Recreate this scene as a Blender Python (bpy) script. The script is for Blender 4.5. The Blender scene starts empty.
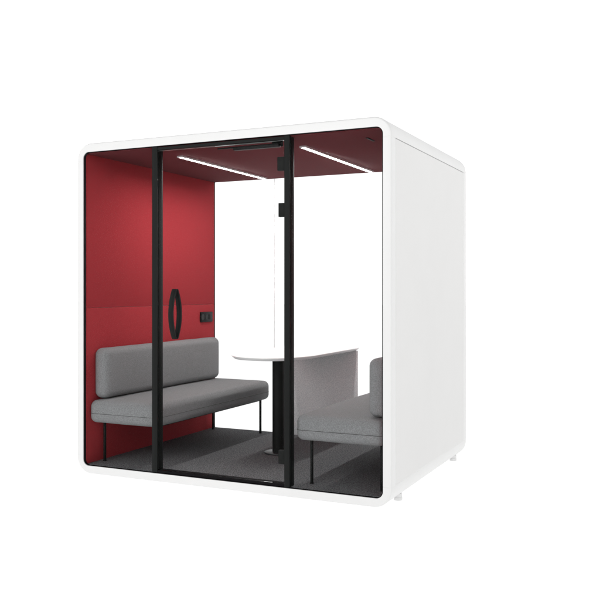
import bpy, bmesh, math, random
from mathutils import Vector, noise
random.seed(7)
S = bpy.context.scene
COL = S.collection
PI = math.pi

# pod dimensions (metres): X along the glazed front, Y into the pod, Z up
W, D, H = 2.3235, 1.7508, 2.30
T, TT, TB = 0.0527, 0.0596, 0.0534          # rim thickness: sides, top, bottom
GZ = -0.030                                  # studio floor

# ------------------------------------------------------------------ materials
def mat(name, base, rough=0.5, metal=0.0, spec=0.5, noise_scale=0, noise_amt=0.0, bump=0.0, bump_scale=200,
        emit=None, emit_s=0.0, coat=0.0, sheen=0.0, stretch=None, weave=0):
    m = bpy.data.materials.new(name); m.use_nodes = True
    nt = m.node_tree; n = nt.nodes; l = nt.links
    b = n['Principled BSDF']
    b.inputs['Base Color'].default_value = (*base, 1)
    b.inputs['Roughness'].default_value = rough
    b.inputs['Metallic'].default_value = metal
    b.inputs['Specular IOR Level'].default_value = spec
    b.inputs['Coat Weight'].default_value = coat
    b.inputs['Sheen Weight'].default_value = sheen
    if emit:
        b.inputs['Emission Color'].default_value = (*emit, 1)
        b.inputs['Emission Strength'].default_value = emit_s
    tc = n.new('ShaderNodeTexCoord'); mp = n.new('ShaderNodeMapping')
    l.new(tc.outputs['Object'], mp.inputs['Vector'])
    if stretch: mp.inputs['Scale'].default_value = stretch
    if noise_amt > 0:
        nz = n.new('ShaderNodeTexNoise'); nz.inputs['Scale'].default_value = noise_scale
        nz.inputs['Detail'].default_value = 6; nz.inputs['Roughness'].default_value = 0.65
        l.new(mp.outputs['Vector'], nz.inputs['Vector'])
        cr = n.new('ShaderNodeValToRGB')
        cr.color_ramp.elements[0].position = 0.3; cr.color_ramp.elements[1].position = 0.7
        cr.color_ramp.elements[0].color = (*[c*(1-noise_amt) for c in base], 1)
        cr.color_ramp.elements[1].color = (*[min(1, c*(1+noise_amt)) for c in base], 1)
        l.new(nz.outputs['Fac'], cr.inputs['Fac']); l.new(cr.outputs['Color'], b.inputs['Base Color'])
    if bump > 0:
        nb = n.new('ShaderNodeTexNoise'); nb.inputs['Scale'].default_value = bump_scale
        nb.inputs['Detail'].default_value = 4
        l.new(mp.outputs['Vector'], nb.inputs['Vector'])
        h = nb.outputs['Fac']
        if weave:
            w1 = n.new('ShaderNodeTexWave'); w1.bands_direction = 'Y'; w1.inputs['Scale'].default_value = weave
            w1.inputs['Distortion'].default_value = 1.5
            w2 = n.new('ShaderNodeTexWave'); w2.bands_direction = 'Z'; w2.inputs['Scale'].default_value = weave
            w2.inputs['Distortion'].default_value = 1.5
            l.new(mp.outputs['Vector'], w1.inputs['Vector']); l.new(mp.outputs['Vector'], w2.inputs['Vector'])
            a = n.new('ShaderNodeMath'); a.operation = 'ADD'
            l.new(w1.outputs['Fac'], a.inputs[0]); l.new(w2.outputs['Fac'], a.inputs[1])
            a2 = n.new('ShaderNodeMath'); a2.operation = 'MULTIPLY_ADD'; a2.inputs[1].default_value = 0.3
            l.new(a.outputs[0], a2.inputs[0]); l.new(nb.outputs['Fac'], a2.inputs[2]); h = a2.outputs[0]
        bp = n.new('ShaderNodeBump'); bp.inputs['Strength'].default_value = bump
        bp.inputs['Distance'].default_value = 0.002
        l.new(h, bp.inputs['Height']); l.new(bp.outputs['Normal'], b.inputs['Normal'])
    return m

def glass_mat(name, ior=1.05, tint=(0.998, 0.999, 0.9985)):
    m = bpy.data.materials.new(name); m.use_nodes = True
    nt = m.node_tree; n = nt.nodes; l = nt.links
    for x in list(n): n.remove(x)
    out = n.new('ShaderNodeOutputMaterial'); mx = n.new('ShaderNodeMixShader')
    tr = n.new('ShaderNodeBsdfTransparent'); tr.inputs['Color'].default_value = (*tint, 1)
    gl = n.new('ShaderNodeBsdfGlossy'); gl.inputs['Roughness'].default_value = 0.02
    fr = n.new('ShaderNodeFresnel'); fr.inputs['IOR'].default_value = ior
    l.new(fr.outputs[0], mx.inputs[0]); l.new(tr.outputs[0], mx.inputs[1]); l.new(gl.outputs[0], mx.inputs[2])
    l.new(mx.outputs[0], out.inputs['Surface'])
    return m

M = dict(
    white=mat('white_powder_coat', (.745, .745, .74), .38, noise_scale=3, noise_amt=.012, bump=.05, bump_scale=900),
    panelwhite=mat('white_panel', (.72, .717, .71), .45, noise_scale=2, noise_amt=.012, bump=.05, bump_scale=700),
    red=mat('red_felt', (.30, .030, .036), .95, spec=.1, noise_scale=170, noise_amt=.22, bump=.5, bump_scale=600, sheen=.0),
    ceil=mat('shade_darkened_felt', (.115, .024, .028), .95, spec=.12, noise_scale=260, noise_amt=.15, bump=.4, bump_scale=500),  # red felt with the ceiling's weaker light put into its colour
    carpet=mat('carpet', (.128, .131, .135), .97, spec=.06, noise_scale=120, noise_amt=.95, bump=1.0, bump_scale=160),
    fabric=mat('grey_upholstery', (.216, .221, .225), .92, spec=.12, noise_scale=200, noise_amt=.34, bump=.9, bump_scale=420, weave=95, sheen=.05),
    seam=mat('seam_thread', (.10, .10, .10), .9, spec=.2),
    screen=mat('light_grey_felt', (.76, .80, .83), .95, spec=.1, noise_scale=190, noise_amt=.36, bump=.6, bump_scale=500),
    black=mat('black_metal', (.0075, .0085, .008), .52, spec=.13, noise_scale=5, noise_amt=.1, bump=.06, bump_scale=900),
    gasket=mat('black_rubber', (.006, .005, .006), .7, spec=.08),
    blackpl=mat('black_plastic', (.006, .006, .006), .45, spec=.12),
    hole=mat('socket_recess', (.004, .004, .004), .6),
    table=mat('white_laminate', (.84, .84, .84), .3, spec=.45, noise_scale=4, noise_amt=.01),
    chrome=mat('dark_steel', (.02, .02, .021), .4, spec=.4),
    foot=mat('pale_foot', (.72, .72, .72), .5),
    floor=mat('white_studio_floor', (.93, .93, .93), .6, spec=.2, noise_scale=1, noise_amt=.004),
    edge=mat('glass_edge', (.22, .25, .245), .2, spec=.6),
    trim=mat('led_trim', (.55, .52, .52), .5),
    led=mat('led_diffuser', (.9, .9, .9), .5, emit=(1.0, .97, .955), emit_s=136.0),
    glass=glass_mat('clear_glass'),
)

# made-up backlit floor that hides the contact shadow: white translucent acrylic that lets the light of the white surround through from below
def backlit_floor():
    m = bpy.data.materials.new('translucent_backlit_floor'); m.use_nodes = True
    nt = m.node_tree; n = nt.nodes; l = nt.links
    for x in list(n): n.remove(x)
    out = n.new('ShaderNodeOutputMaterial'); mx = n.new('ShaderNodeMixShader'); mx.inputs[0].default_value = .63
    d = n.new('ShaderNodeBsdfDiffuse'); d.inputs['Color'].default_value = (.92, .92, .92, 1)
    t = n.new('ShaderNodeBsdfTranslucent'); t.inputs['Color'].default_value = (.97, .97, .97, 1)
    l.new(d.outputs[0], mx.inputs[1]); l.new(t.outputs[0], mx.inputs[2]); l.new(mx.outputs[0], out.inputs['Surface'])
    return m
M['floor'] = backlit_floor()

# ------------------------------------------------------------------ mesh helpers
def link(name, bm, m, parent=None, smooth=True, angle=35):
    me = bpy.data.meshes.new(name)
    bmesh.ops.recalc_face_normals(bm, faces=bm.faces)
    if smooth:
        for f in bm.faces: f.smooth = True
        for e in bm.edges:
            if len(e.link_faces) == 2 and e.calc_face_angle(0) > math.radians(angle): e.smooth = False
    bm.to_mesh(me); bm.free()
    o = bpy.data.objects.new(name, me); COL.objects.link(o)
    me.materials.append(M[m] if isinstance(m, str) else m)
    if parent:
        o.parent = parent
        o.matrix_parent_inverse = parent.matrix_world.inverted() if False else o.matrix_parent_inverse
    return o

def empty(name, loc, label, cat, group=None):
    o = bpy.data.objects.new(name, None); COL.objects.link(o)
    o.location = loc; o.empty_display_size = .1
    o['label'] = label; o['category'] = cat
    if group: o['group'] = group
    return o

def box(bm, x0, x1, y0, y1, z0, z1, bev=0.0, seg=2):
    r = bmesh.ops.create_cube(bm, size=1)
    vs = r['verts']
    for v in vs:
        v.co = Vector((x0 if v.co.x < 0 else x1, y0 if v.co.y < 0 else y1, z0 if v.co.z < 0 else z1))
    if bev > 0:
        es = list({e for v in vs for e in v.link_edges})
        bmesh.ops.bevel(bm, geom=es, offset=bev, segments=seg, profile=.5, affect='EDGES')
    return bm

def B(*a, bev=0.0, seg=2):
    return box(bmesh.new(), *a, bev=bev, seg=seg)

def cyl(bm, cx, cy, z0, z1, r, seg=40, bev=0.0, bseg=2):
    rr = bmesh.ops.create_cone(bm, cap_ends=True, segments=seg, radius1=r, radius2=r, depth=z1-z0)
    vs = rr['verts']
    for v in vs: v.co += Vector((cx, cy, (z0+z1)/2))
    if bev > 0:
        es = [e for e in {e for v in vs for e in v.link_edges} if abs(e.verts[0].co.z-e.verts[1].co.z) < 1e-6]
        bmesh.ops.bevel(bm, geom=es, offset=bev, segments=bseg, profile=.5, affect='EDGES')
    return bm

def rrect(x0, x1, z0, z1, r, n=14, seams=()):
    """rounded rectangle, counter-clockwise from bottom-right; n points each corner plus straight-run points"""
    pts = []
    for (cx, cz, a0) in ((x1-r, z0+r, -PI/2), (x1-r, z1-r, 0), (x0+r, z1-r, PI/2), (x0+r, z0+r, PI)):
        for k in range(n+1):
            a = a0 + PI/2*k/n
            pts.append((cx+r*math.cos(a), cz+r*math.sin(a)))
    return pts

def loft(loops, close_caps=False, closed_ring=False):
    """loops: list of lists of 3D points, same count, each loop closed"""
    bm = bmesh.new(); L = [[bm.verts.new(p) for p in lp] for lp in loops]
    n = len(L[0]); m = len(L)
    rng = range(m if closed_ring else m-1)
    for i in rng:
        A, C = L[i], L[(i+1) % m]
        for j in range(n):
            k = (j+1) % n
            bm.faces.new((A[j], A[k], C[k], C[j]))
    if close_caps:
        bm.faces.new(L[0]); bm.faces.new(L[-1])
    return bm

def cushion(x0, x1, y0, y1, z0, z1, r, n=26, puff=0.006, puff_axis='z', wob=0.0015, seed=0, step=.03):
    """rounded box built as a dense shell with softly swollen faces"""
    bm = bmesh.new()
    cx, cy, cz = (x0+x1)/2, (y0+y1)/2, (z0+z1)/2
    hx, hy, hz = (x1-x0)/2, (y1-y0)/2, (z1-z0)/2
    def axis(h):
        pts = []
        k = 7
        for i in range(k): pts.append(-h + r*(1-math.cos(PI/2*i/k)) if False else -h + r*i/k)
        m = max(2, int((2*h-2*r)/step))
        for i in range(m+1): pts.append(-h+r + (2*h-2*r)*i/m)
        for i in range(1, k+1): pts.append(h-r + r*i/k)
        return pts
    ax, ay, az = axis(hx), axis(hy), axis(hz)
    cache = {}
    def vert(x, y, z):
        key = (round(x, 5), round(y, 5), round(z, 5))
        if key in cache: return cache[key]
        p = Vector((x, y, z))
        inner = Vector((max(-hx+r, min(hx-r, x)), max(-hy+r, min(hy-r, y)), max(-hz+r, min(hz-r, z))))
        d = p - inner
        q = inner + d.normalized()*r if d.length > 1e-9 else p
        # swelling
        fx, fy, fz = 1-(x/hx)**2, 1-(y/hy)**2, 1-(z/hz)**2
        if puff_axis == 'z':
            if z > 0: q.z += puff*(fx**.6)*(fy**.5)
        else:
            q.x += math.copysign(puff*(fz**.6)*(max(fy, 0)**.5), x) if abs(x) > hx*.5 else 0
        w = noise.noise(Vector((q.x*7+seed, q.y*7, q.z*7)))
        if d.length > 1e-9: q += d.normalized()*w*wob
        v = bm.verts.new((q.x+cx, q.y+cy, q.z+cz)); cache[key] = v; return v
    def face(U, V, f):
        for i in range(len(U)-1):
            for j in range(len(V)-1):
                bm.faces.new((f(U[i], V[j]), f(U[i+1], V[j]), f(U[i+1], V[j+1]), f(U[i], V[j+1])))
    for s in (-1, 1):
        face(ax, ay, lambda a, b: vert(a, b, s*hz))
        face(ax, az, lambda a, b: vert(a, s*hy, b))
        face(ay, az, lambda a, b: vert(s*hx, a, b))
    return bm

def tube(pts, r, seg=8, closed=False):
    loops = []; n = len(pts); P = [Vector(p) for p in pts]
    for i in range(n):
        a = P[(i-1) % n] if (closed or i > 0) else P[i]; b = P[(i+1) % n] if (closed or i < n-1) else P[i]
        t = (b-a).normalized(); up = Vector((0, 0, 1)) if abs(t.z) < .9 else Vector((1, 0, 0))
        u = t.cross(up).normalized(); v = t.cross(u).normalized()
        loops.append([P[i]+u*r*math.cos(2*PI*k/seg)+v*r*math.sin(2*PI*k/seg) for k in range(seg)])
    return loft(loops, close_caps=not closed, closed_ring=closed)

# ================================================================== SETTING
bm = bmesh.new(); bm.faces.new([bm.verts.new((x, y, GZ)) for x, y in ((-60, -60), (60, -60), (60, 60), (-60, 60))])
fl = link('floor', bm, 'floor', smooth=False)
fl['kind'] = 'structure'

# ================================================================== THE BOOTH
booth = empty('office_booth', (0, 0, 0),
              'white rounded office booth with clear glass front, red felt lining and black door posts', 'office booth')

# ---- shell: a rounded rectangular tube, with fine joint grooves
RO, RI = .115, .045
SEAM_Z = (.125, 2.176)
def outer_pts():
    base = rrect(0, W, 0, H, RO, 16); out = []
    N = len(base)
    for i, p in enumerate(base):
        out.append((p[0], p[1], 0.0)); q = base[(i+1) % N]
        if abs(p[0]-q[0]) < 1e-6 and abs(p[1]-q[1]) > .5:          # long vertical runs
            zs = sorted(SEAM_Z, reverse=(q[1] < p[1])); sg = 1 if q[1] > p[1] else -1
            for z in zs:
                out += [(p[0], z-sg*.0035, 0.0), (p[0], z-sg*.0025, 1.0 if z > 1 else .1), (p[0], z+sg*.0025, 1.0 if z > 1 else .1), (p[0], z+sg*.0035, 0.0)]
    return out
OP = outer_pts()
def to_inner(p):
    """matching point on the inner opening"""
    x, z = p[0], p[1]
    return x, z
inner_base = rrect(T, W-T, TB, H-TT, RI, 16)
def inner_pts():
    out = []; ob = rrect(0, W, 0, H, RO, 16); N = len(ob)
    for i, p in enumerate(ob):
        ip = inner_base[i]; out.append((ip[0], ip[1], 0.0)); q = ob[(i+1) % N]; iq = inner_base[(i+1) % N]
        if abs(p[0]-q[0]) < 1e-6 and abs(p[1]-q[1]) > .5:
            zs = sorted(SEAM_Z, reverse=(q[1] < p[1])); sg = 1 if q[1] > p[1] else -1
            for z in zs:
                out += [(ip[0], z-sg*.0035, 0.0), (ip[0], z-sg*.0025, 1.0), (ip[0], z+sg*.0025, 1.0), (ip[0], z+sg*.0035, 0.0)]
    return out
IP = inner_pts()
cxm, czm = W/2, H/2
def off(P, d):
    """inward offset of the outer outline by d, cheap (towards corner arc centres / along axes)"""
    out = []
    for x, z, s in P:
        ax = min(max(x, RO), W-RO); az = min(max(z, RO), H-RO)
        v = Vector((x-ax, z-az)); L = v.length
        v = v*((L-d)/L) if L > 1e-9 else v
        out.append((ax+v.x, az+v.y, s))
    return out
def ring(P, y, d=0.0, gro=.0, gy=.0):
    out = []
    for (x, z, s), (x2, z2, s2) in zip(off(P, d), off(P, d+gro)):
        if s > 0:
            out.append((x*(1-s)+x2*s, y+gy*s, z))
        else: out.append((x, y, z))
    return out
def iring(y, gy=0.0): return [(x, y+gy*s, z) for x, z, s in IP]
def vgroove(y, dep):
    """ring in which the flat right and left sides are pressed in between the joints"""
    base = ring(OP, y, 0, .005)
    out = []
    for (x, z, s), q in zip(OP, base):
        if SEAM_Z[0] < z < SEAM_Z[1] and s == 0 and (x > W-.001 or x < .001):
            out.append((x-dep if x > 1 else x+dep, y, z))
        else: out.append(q)
    return out
def irr(y, r):
    P = rrect(T, W-T, TB, H-TT, r, 16); out = []; ob = rrect(0, W, 0, H, RO, 16); N = len(ob)
    for i, p in enumerate(ob):
        ip = P[i]; out.append((ip[0], y, ip[1])); q = ob[(i+1) % N]
        if abs(p[0]-q[0]) < 1e-6 and abs(p[1]-q[1]) > .5:
            zs = sorted(SEAM_Z, reverse=(q[1] < p[1])); sg = 1 if q[1] > p[1] else -1
            for z in zs:
                out += [(ip[0], y, z-sg*.0035), (ip[0], y, z-sg*.0025), (ip[0], y, z+sg*.0025), (ip[0], y, z+sg*.0035)]
    return out
loops = [irr(D-.002, .012), irr(.0232, .006), iring(.0222), iring(.004), iring(.002, .0008), iring(0, .0012)]
bv = .011
loops.append(ring(OP, 0, bv, 0, .0012))
for k in range(1, 7):
    a = PI/2*k/6
    loops.append(ring(OP, bv*(1-math.sin(a)) if False else bv*(1-math.cos(a)), bv*(1-math.sin(a)), .0012*k/6, .0012*(1-k/6)))
loops.append(ring(OP, .074, 0, .0012))
loops.append(ring(OP, .0765, 0, .0085))
loops.append(vgroove(.0775, .0020)); loops.append(vgroove(.0805, .0020))
loops.append(ring(OP, .0815, 0, .0085))
loops.append(ring(OP, D-.0875, 0, .0085))
loops.append(vgroove(D-.0865, .0020)); loops.append(vgroove(D-.0835, .0020))
loops.append(ring(OP, D-.0825, 0, .0085)); loops.append(ring(OP, D-.080, 0, .0012))
for k in range(0, 7):
    a = PI/2*k/6
    loops.append(ring(OP, D-bv+bv*math.sin(a), bv*(1-math.cos(a)), .0012, 0))
loops.append(irr(D, .012))
shell = link('shell', loft(loops, closed_ring=True), 'white', booth, angle=28)
shell.data.materials.append(M['panelwhite'])
for p_ in shell.data.polygons:                 # the inset side sheet between the joints
    c_ = p_.center
    if .08 < c_.y < D-.084 and SEAM_Z[0] < c_.z < SEAM_Z[1] and abs(p_.normal.x) > .9 and (c_.x > W-.02 or c_.x < .02): p_.material_index = 1

# ---- lining: red left and right walls, shade-darkened ceiling, carpet
IX0, IX1, IZ0, IZ1 = T+.001, W-T-.001, TB, H-TT-.001
wt = .008
for x0, x1 in ((IX0+.001, IX0+wt), (IX1-wt, IX1-.001)):
    for z0, z1 in ((IZ0+.001, 1.1512), (1.1526, IZ1-.0005)):
        link('wall_panel', B(x0, x1, .024, D-.016, z0, z1, bev=.002), 'red', booth, angle=50)
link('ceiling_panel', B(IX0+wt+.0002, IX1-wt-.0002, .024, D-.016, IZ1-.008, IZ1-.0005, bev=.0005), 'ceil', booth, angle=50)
link('carpet', B(IX0+wt+.0002, IX1-wt-.0002, .024, D-.016, IZ0+.003, IZ0+.006, bev=.0008), 'carpet', booth, angle=50)

# gasket frames just inside the front and back openings
def rr_frame(y0, y1, w, inset=.0008, r=RI-.0008):
    a = rrect(T+inset, W-T-inset, TB+inset, H-TT-inset, r, 10)
    b = rrect(T+inset+w, W-T-inset-w, TB+inset+w*.35, H-TT-inset-w*.4, r*.82, 10)
    Y = lambda P, y: [(x, y, z) for x, z in P]
    return loft([Y(a, y0), Y(b, y0), Y(b, y1), Y(a, y1)], closed_ring=True)
link('front_gasket', rr_frame(.006, .0222, .0065), 'gasket', booth, angle=40)
link('back_gasket', rr_frame(D-.0155, D-.006, .010, .001, .011), 'gasket', booth, angle=40)

# ---- black posts and rails round the door
PL0, PL1, PR0, PR1 = .632, .674, 1.622, 1.659
def post(x0, x1):
    bm = bmesh.new()
    box(bm, x0, x1, .004, .0135, TB+.0045, H-TT-.005, bev=.0015)      # face bar
    box(bm, x0+.003, x1-.003, .0137, .0225, TB+.0045, H-TT-.005)        # glazing groove
    box(bm, x0, x1, .0227, .071, TB+.0065, H-TT-.011, bev=.0015)       # inner bar
    return bm
link('door_post', post(PL0, PL1), 'black', booth, angle=40)
link('door_post', post(PR0, PR1), 'black', booth, angle=40)
link('top_rail', B(PL1+.0005, PR0-.0005, .005, .070, 2.2125, H-TT-.0095, bev=.0015), 'black', booth, angle=40)
link('threshold', B(PL1+.0005, PR0-.0005, .005, .070, TB+.0065, .0745, bev=.002), 'gasket', booth, angle=40)

# ---- fixed glass
def pane(x0, x1, y0, z0, z1, th=.008, name='window_pane', edge=()):
    g = link(name, B(x0, x1, y0, y0+th, z0, z1), 'glass', booth, smooth=False)
    return g
pane(T+.005, PL0+.002, .0140, TB+.0025, H-TT-.0025, name='front_pane')
pane(PR1-.002, W-T-.005, .0140, TB+.0025, H-TT-.0025, name='front_pane')
JX = .670
pane(T+.012, JX-.0017, D-.034, TB+.009, H-TT-.012, name='back_pane')
pane(JX+.0017, W-T-.012, D-.034, TB+.009, H-TT-.012, name='back_pane')
link('pane_joint', B(JX-.0016, JX+.0016, D-.0335, D-.0265, TB+.010, H-TT-.013), mat('clear_seal', (.8, .81, .81), .4), booth, smooth=False)

# ---- glass door
dx0, dx1, dz0, dz1 = PL1-.002, PR0-.006, .0765, 2.2065
door = link('door', B(dx0, dx1, .0145, .0215, dz0, dz1), 'glass', booth, smooth=False)
bm = bmesh.new()
box(bm, dx0, dx1, .0150, .0210, dz1+.0002, dz1+.0014)
link('glass_edge', bm, 'edge', door, smooth=False)
for z0, z1, x0 in ((2.020, 2.106, 1.572), (1.733, 1.819, 1.580), (.198, .284, 1.580)):
    bm = bmesh.new()
    box(bm, x0, PR0-.0005, .0060, .0143, z0, z1, bev=.003)
    box(bm, x0, PR0-.0005, .0217, .0300, z0, z1, bev=.003)
    cyl(bm, PR0-.010, .018, z0+.002, z1-.002, .0095, 20)
    for zz in (z0+.02, z1-.02):
        rr = bmesh.ops.create_cone(bm, cap_ends=True, segments=14, radius1=.004, radius2=.004, depth=.002)
        for v in rr['verts']: v.co = Vector((v.co.x+x0+.016, v.co.z+.0055, v.co.y+zz))
    link('hinge', bm, 'black', door, angle=40)
# bow pull handle: one bow outside, one inside the glass
def bow(sgn):
    yc = .018; n = 36; z0, z1 = .955, 1.283; hw = .017; loops = []
    for k in range(n+1):
        t = k/n; z = z0+(z1-z0)*t
        o = .043*math.sin(PI*t)**.80
        dz = (z1-z0); slope = .043*PI*math.cos(PI*t)
        tv = Vector((0, slope*sgn, dz)).normalized(); nv = Vector((0, tv.z, -tv.y))*sgn
        c = Vector((.808, yc+sgn*(.006+o), z)); th = .0075+.0045*math.sin(PI*t)
        loops.append([c+Vector((-hw, 0, 0))-nv*th*.6, c+Vector((-hw, 0, 0))+nv*th*.6, c+Vector((-hw*.6, 0, 0))+nv*th, c+Vector((hw*.6, 0, 0))+nv*th,
                      c+Vector((hw, 0, 0))+nv*th*.6, c+Vector((hw, 0, 0))-nv*th*.6, c+Vector((hw*.6, 0, 0))-nv*th, c+Vector((-hw*.6, 0, 0))-nv*th])
    return loft(loops, close_caps=True)
link('handle', bow(-1), 'black', door, angle=50)
link('handle', bow(1), 'black', door, angle=50)

# ---- overhead door closer
bm = bmesh.new()
box(bm, 1.235, 1.565, .040, .070, 2.176, 2.1975, bev=.004)
link_closer = link('door_closer', bm, 'blackpl', booth, angle=40)
link('closer_arm', B(1.10, 1.50, .074, .086, 2.196, 2.206, bev=.002), 'black', link_closer, angle=40)
link('closer_bracket', B(1.50, 1.575, .0735, .084, 2.184, 2.224, bev=.002), 'black', link_closer, angle=40)

# ---- ceiling lights, slot, socket
ZC = IZ1-.008
for lx in (.612, 1.578):
    bm = bmesh.new()
    y0, y1 = .372, 1.648
    box(bm, lx-.0245, lx-.0138, y0-.006, y1+.006, ZC-.012, ZC+.001, bev=.001)
    box(bm, lx+.0138, lx+.0245, y0-.006, y1+.006, ZC-.012, ZC+.001, bev=.001)
    box(bm, lx-.0137, lx+.0137, y0-.006, y0-.001, ZC-.012, ZC+.001)
    box(bm, lx-.0137, lx+.0137, y1+.001, y1+.006, ZC-.012, ZC+.001)
    h = link('ceiling_light', bm, 'trim', booth, angle=40)
    link('diffuser', B(lx-.0135, lx+.0135, y0, y1, ZC-.0085, ZC+.001), 'led', h, smooth=False)
bm = bmesh.new(); box(bm, 2.060, 2.078, .262, .392, ZC-.004, ZC+.001, bev=.001)
sl = link('vent_slot', bm, 'gasket', booth, angle=40)
link('slot_blade', B(2.066, 2.072, .268, .386, ZC-.006, ZC-.0041), 'blackpl', sl, smooth=False)

sx = IX0+wt
so = link('power_socket', B(sx-.001, sx+.012, 1.497, 1.690, .998, 1.086, bev=.003), 'blackpl', booth, angle=40)
for k, yc in enumerate((1.529, 1.594, 1.659)):
    bm = bmesh.new()
    if k < 2:
        # round outlet with raised ring and two pin holes
        for a in range(28):
            pass
        lp = []
        for (rad, xx) in ((.026, .0121), (.026, .0145), (.0235, .0145), (.0235, .0125)):
            lp.append([(sx+xx, yc+rad*math.cos(2*PI*i/28), 1.042+rad*math.sin(2*PI*i/28)) for i in range(28)])
        lp.append([(sx+.0123, yc+.001*math.cos(2*PI*i/28), 1.042+.001*math.sin(2*PI*i/28)) for i in range(28)])
        bm = loft(lp)
        for s in (-1, 1): box(bm, sx+.0124, sx+.0136, yc+s*.0095-.003, yc+s*.0095+.003, 1.039, 1.045)
    else:
        box(bm, sx+.0121, sx+.0142, yc-.022, yc+.022, 1.018, 1.066, bev=.001)
        for s in (-1, 1): box(bm, sx+.0143, sx+.0150, yc-.012, yc+.012, 1.042+s*.012-.004, 1.042+s*.012+.004)
    link('outlet', bm, 'hole', so, angle=40)

# ---- levelling feet
for fx in (.075, W-.073):
    for fy in (.335, 1.640):
        bm = bmesh.new()
        cyl(bm, fx, fy, GZ+.0005, GZ+.022, .026, 32, bev=.003)
        cyl(bm, fx, fy, GZ+.0221, .014, .0235, 28)
        link('levelling_foot', bm, 'foot', booth, angle=40)

# ================================================================== BENCHES
FZ = IZ0+.006                                # carpet surface
def make_bench(side, label):
    """side = +1: stands at the left wall; -1: mirrored at the right wall"""
    px = IX0+wt+.001 if side > 0 else IX1-wt-.001
    root = empty('upholstered_bench', (px, .89, FZ), label, 'bench', 'grey benches facing each other across the table')
    def X(a, b): return (a, b) if side > 0 else (-b, -a)
    y0, y1 = -.848, .805
    z0, z1 = .345-FZ, .503-FZ
    a, b = X(.001, .584)
    seat = link('seat', cushion(a, b, y0, y1, z0, z1, .046, puff=.009, seed=3*side), 'fabric', root, angle=80)
    pr = rrect(a-.0004, b+.0004, y0-.0004, y1+.0004, .046, 10)
    link('seam', tube([(x, y, .412-FZ) for x, y in pr], .0017, 6, closed=True), 'seam', seat, angle=80)
    a2, b2 = X(.000, .122)
    bk = link('backrest', cushion(a2, b2, y0+.050, y1-.055, .512-FZ, .866-FZ, .048, puff=.007, puff_axis='x', seed=9+side), 'fabric', root, angle=80)
    fr = bmesh.new()
    a3, b3 = X(.045, .528)
    for yy in (-.742, .742-.018+.006):
        box(fr, a3, b3, yy, yy+.018, z0-.009, z0+.004)
    for xx in (a3, b3-.018): box(fr, xx, xx+.018, -.7235, .7115, z0-.0088, z0+.004)
    link('seat_frame', fr, 'black', root, smooth=False)
    for xx in (a3, b3-.016):
        for yy in (-.741, .732):
            lg = link('leg', B(xx, xx+.016, yy, yy+.016, .0015, z0-.0092, bev=.002), 'black', root, angle=40)
            link('foot_pad', B(xx-.002, xx+.018, yy-.002, yy+.018, .0, .005, bev=.001), 'blackpl', lg, angle=40)
    return root
make_bench(1, 'grey upholstered bench with long backrest against the red felt wall beside the socket')
make_bench(-1, 'grey upholstered bench half hidden behind the white right side of the booth')

# ================================================================== TABLE
tx0, tx1, ty0, ty1 = .832, 1.452, .470, D-.040
TZ = .808
tb = empty('booth_table', (1.125, 1.0, FZ), 'white table with rounded front on a black column and grey felt back panel', 'table')
def L(x, y, z): return (x-1.125, y-1.0, z-FZ)
def top_outline(d):
    x0, x1, y0, y1 = tx0+d, tx1-d, ty0+d, ty1-d*.3
    a, b, c, e = (x1-x0)/2, .40-d, (x0+x1)/2, 2/2.2; pts = []
    for k in range(49):                                   # rounded front, from right side round to left side
        t = PI*k/48
        pts.append((c+a*math.copysign(abs(math.cos(t))**e, math.cos(t)), y0+b-b*math.sin(t)**e))
    pts.reverse()
    for r2, ccx_, a0 in ((.006, x1-.006, 0), (.07, x0+.07, PI/2)):
        for k in range(9):
            t = a0+PI/2*k/8; pts.append((ccx_+r2*math.cos(t), y1-r2+r2*math.sin(t)))
    return pts
prof = [(.022, TZ-.024), (.006, TZ-.0115), (.0015, TZ-.006), (.0, TZ-.004), (.0006, TZ-.0012), (.003, TZ)]
bm = loft([[L(x, y, z) for x, y in top_outline(d)] for d, z in prof], close_caps=True)
link('table_top', bm, 'table', tb, angle=30)
ccx, ccy = 1.108, .935
bm = cyl(bmesh.new(), ccx-1.125, ccy-1.0, .0125, TZ-.0245-FZ, .0445, 48)
link('column', bm, 'black', tb, angle=40)
bm = cyl(bmesh.new(), ccx-1.125, ccy-1.0, .0002, .012, .104, 64, bev=.003)
bs = link('base_plate', bm, 'chrome', tb, angle=40)
px0, px1 = .852, 1.443
link('back_panel', B(px0-1.125, px1-1.125, D-.078-1.0, D-.042-1.0, .001, TZ-.0255-FZ, bev=.004), 'screen', tb, angle=40)

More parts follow.
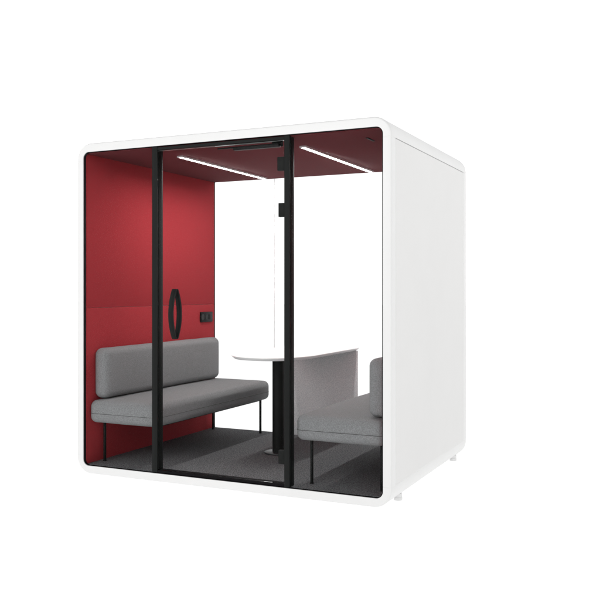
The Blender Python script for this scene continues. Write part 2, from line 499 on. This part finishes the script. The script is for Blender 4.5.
# ================================================================== CAMERA
f, cx, cy, yaw = 827.365, 305.217, 289.126, -.4385
cam = bpy.data.cameras.new('camera'); co = bpy.data.objects.new('camera', cam); COL.objects.link(co)
co.location = (3.9154, -4.5788, 1.2842); co.rotation_euler = (PI/2, 0, -yaw)
cam.sensor_width = 36; cam.lens = 36*f/600; cam.shift_x = -(cx-300)/600; cam.shift_y = -(300-cy)/600
cam.clip_end = 500; cam.clip_start = .05
S.camera = co

# ================================================================== LIGHT
w = bpy.data.worlds.new('World'); S.world = w; w.use_nodes = True
bg = w.node_tree.nodes['Background']; bg.inputs['Color'].default_value = (1, 1, 1, 1); bg.inputs['Strength'].default_value = 1.17
_n = w.node_tree.nodes; _l = w.node_tree.links          # white surround, dimmed overhead to darken the shell's top rounding
_tc = _n.new('ShaderNodeTexCoord'); _sp = _n.new('ShaderNodeSeparateXYZ'); _mr = _n.new('ShaderNodeMapRange')
_mr.inputs['From Min'].default_value = .40; _mr.inputs['From Max'].default_value = .85
_mr.inputs['To Min'].default_value = 1.3; _mr.inputs['To Max'].default_value = .35
_l.new(_tc.outputs['Generated'], _sp.inputs[0]); _l.new(_sp.outputs['Z'], _mr.inputs['Value']); _l.new(_mr.outputs[0], bg.inputs['Strength'])
def area(name, loc, target, sx_, sy_, power, col=(1, 1, 1)):
    ld = bpy.data.lights.new(name, 'AREA'); ld.shape = 'RECTANGLE'; ld.size = sx_; ld.size_y = sy_; ld.energy = power; ld.color = col
    o = bpy.data.objects.new(name, ld); COL.objects.link(o); o.location = loc
    o.rotation_euler = (Vector(target)-Vector(loc)).to_track_quat('-Z', 'Y').to_euler()
    return o
area('front_softbox', (-1.0, -7.0, 3.4), (1.1, 0, 1.2), 3, 3, 90)

S.render.engine = 'CYCLES'
S.cycles.max_bounces = 10; S.cycles.transparent_max_bounces = 24; S.cycles.diffuse_bounces = 5
S.cycles.sample_clamp_indirect = 8
S.view_settings.view_transform = 'Standard'; S.view_settings.look = 'None'
S.view_settings.exposure = 0; S.view_settings.gamma = 1
S.render.resolution_x = 1024; S.render.resolution_y = 1024
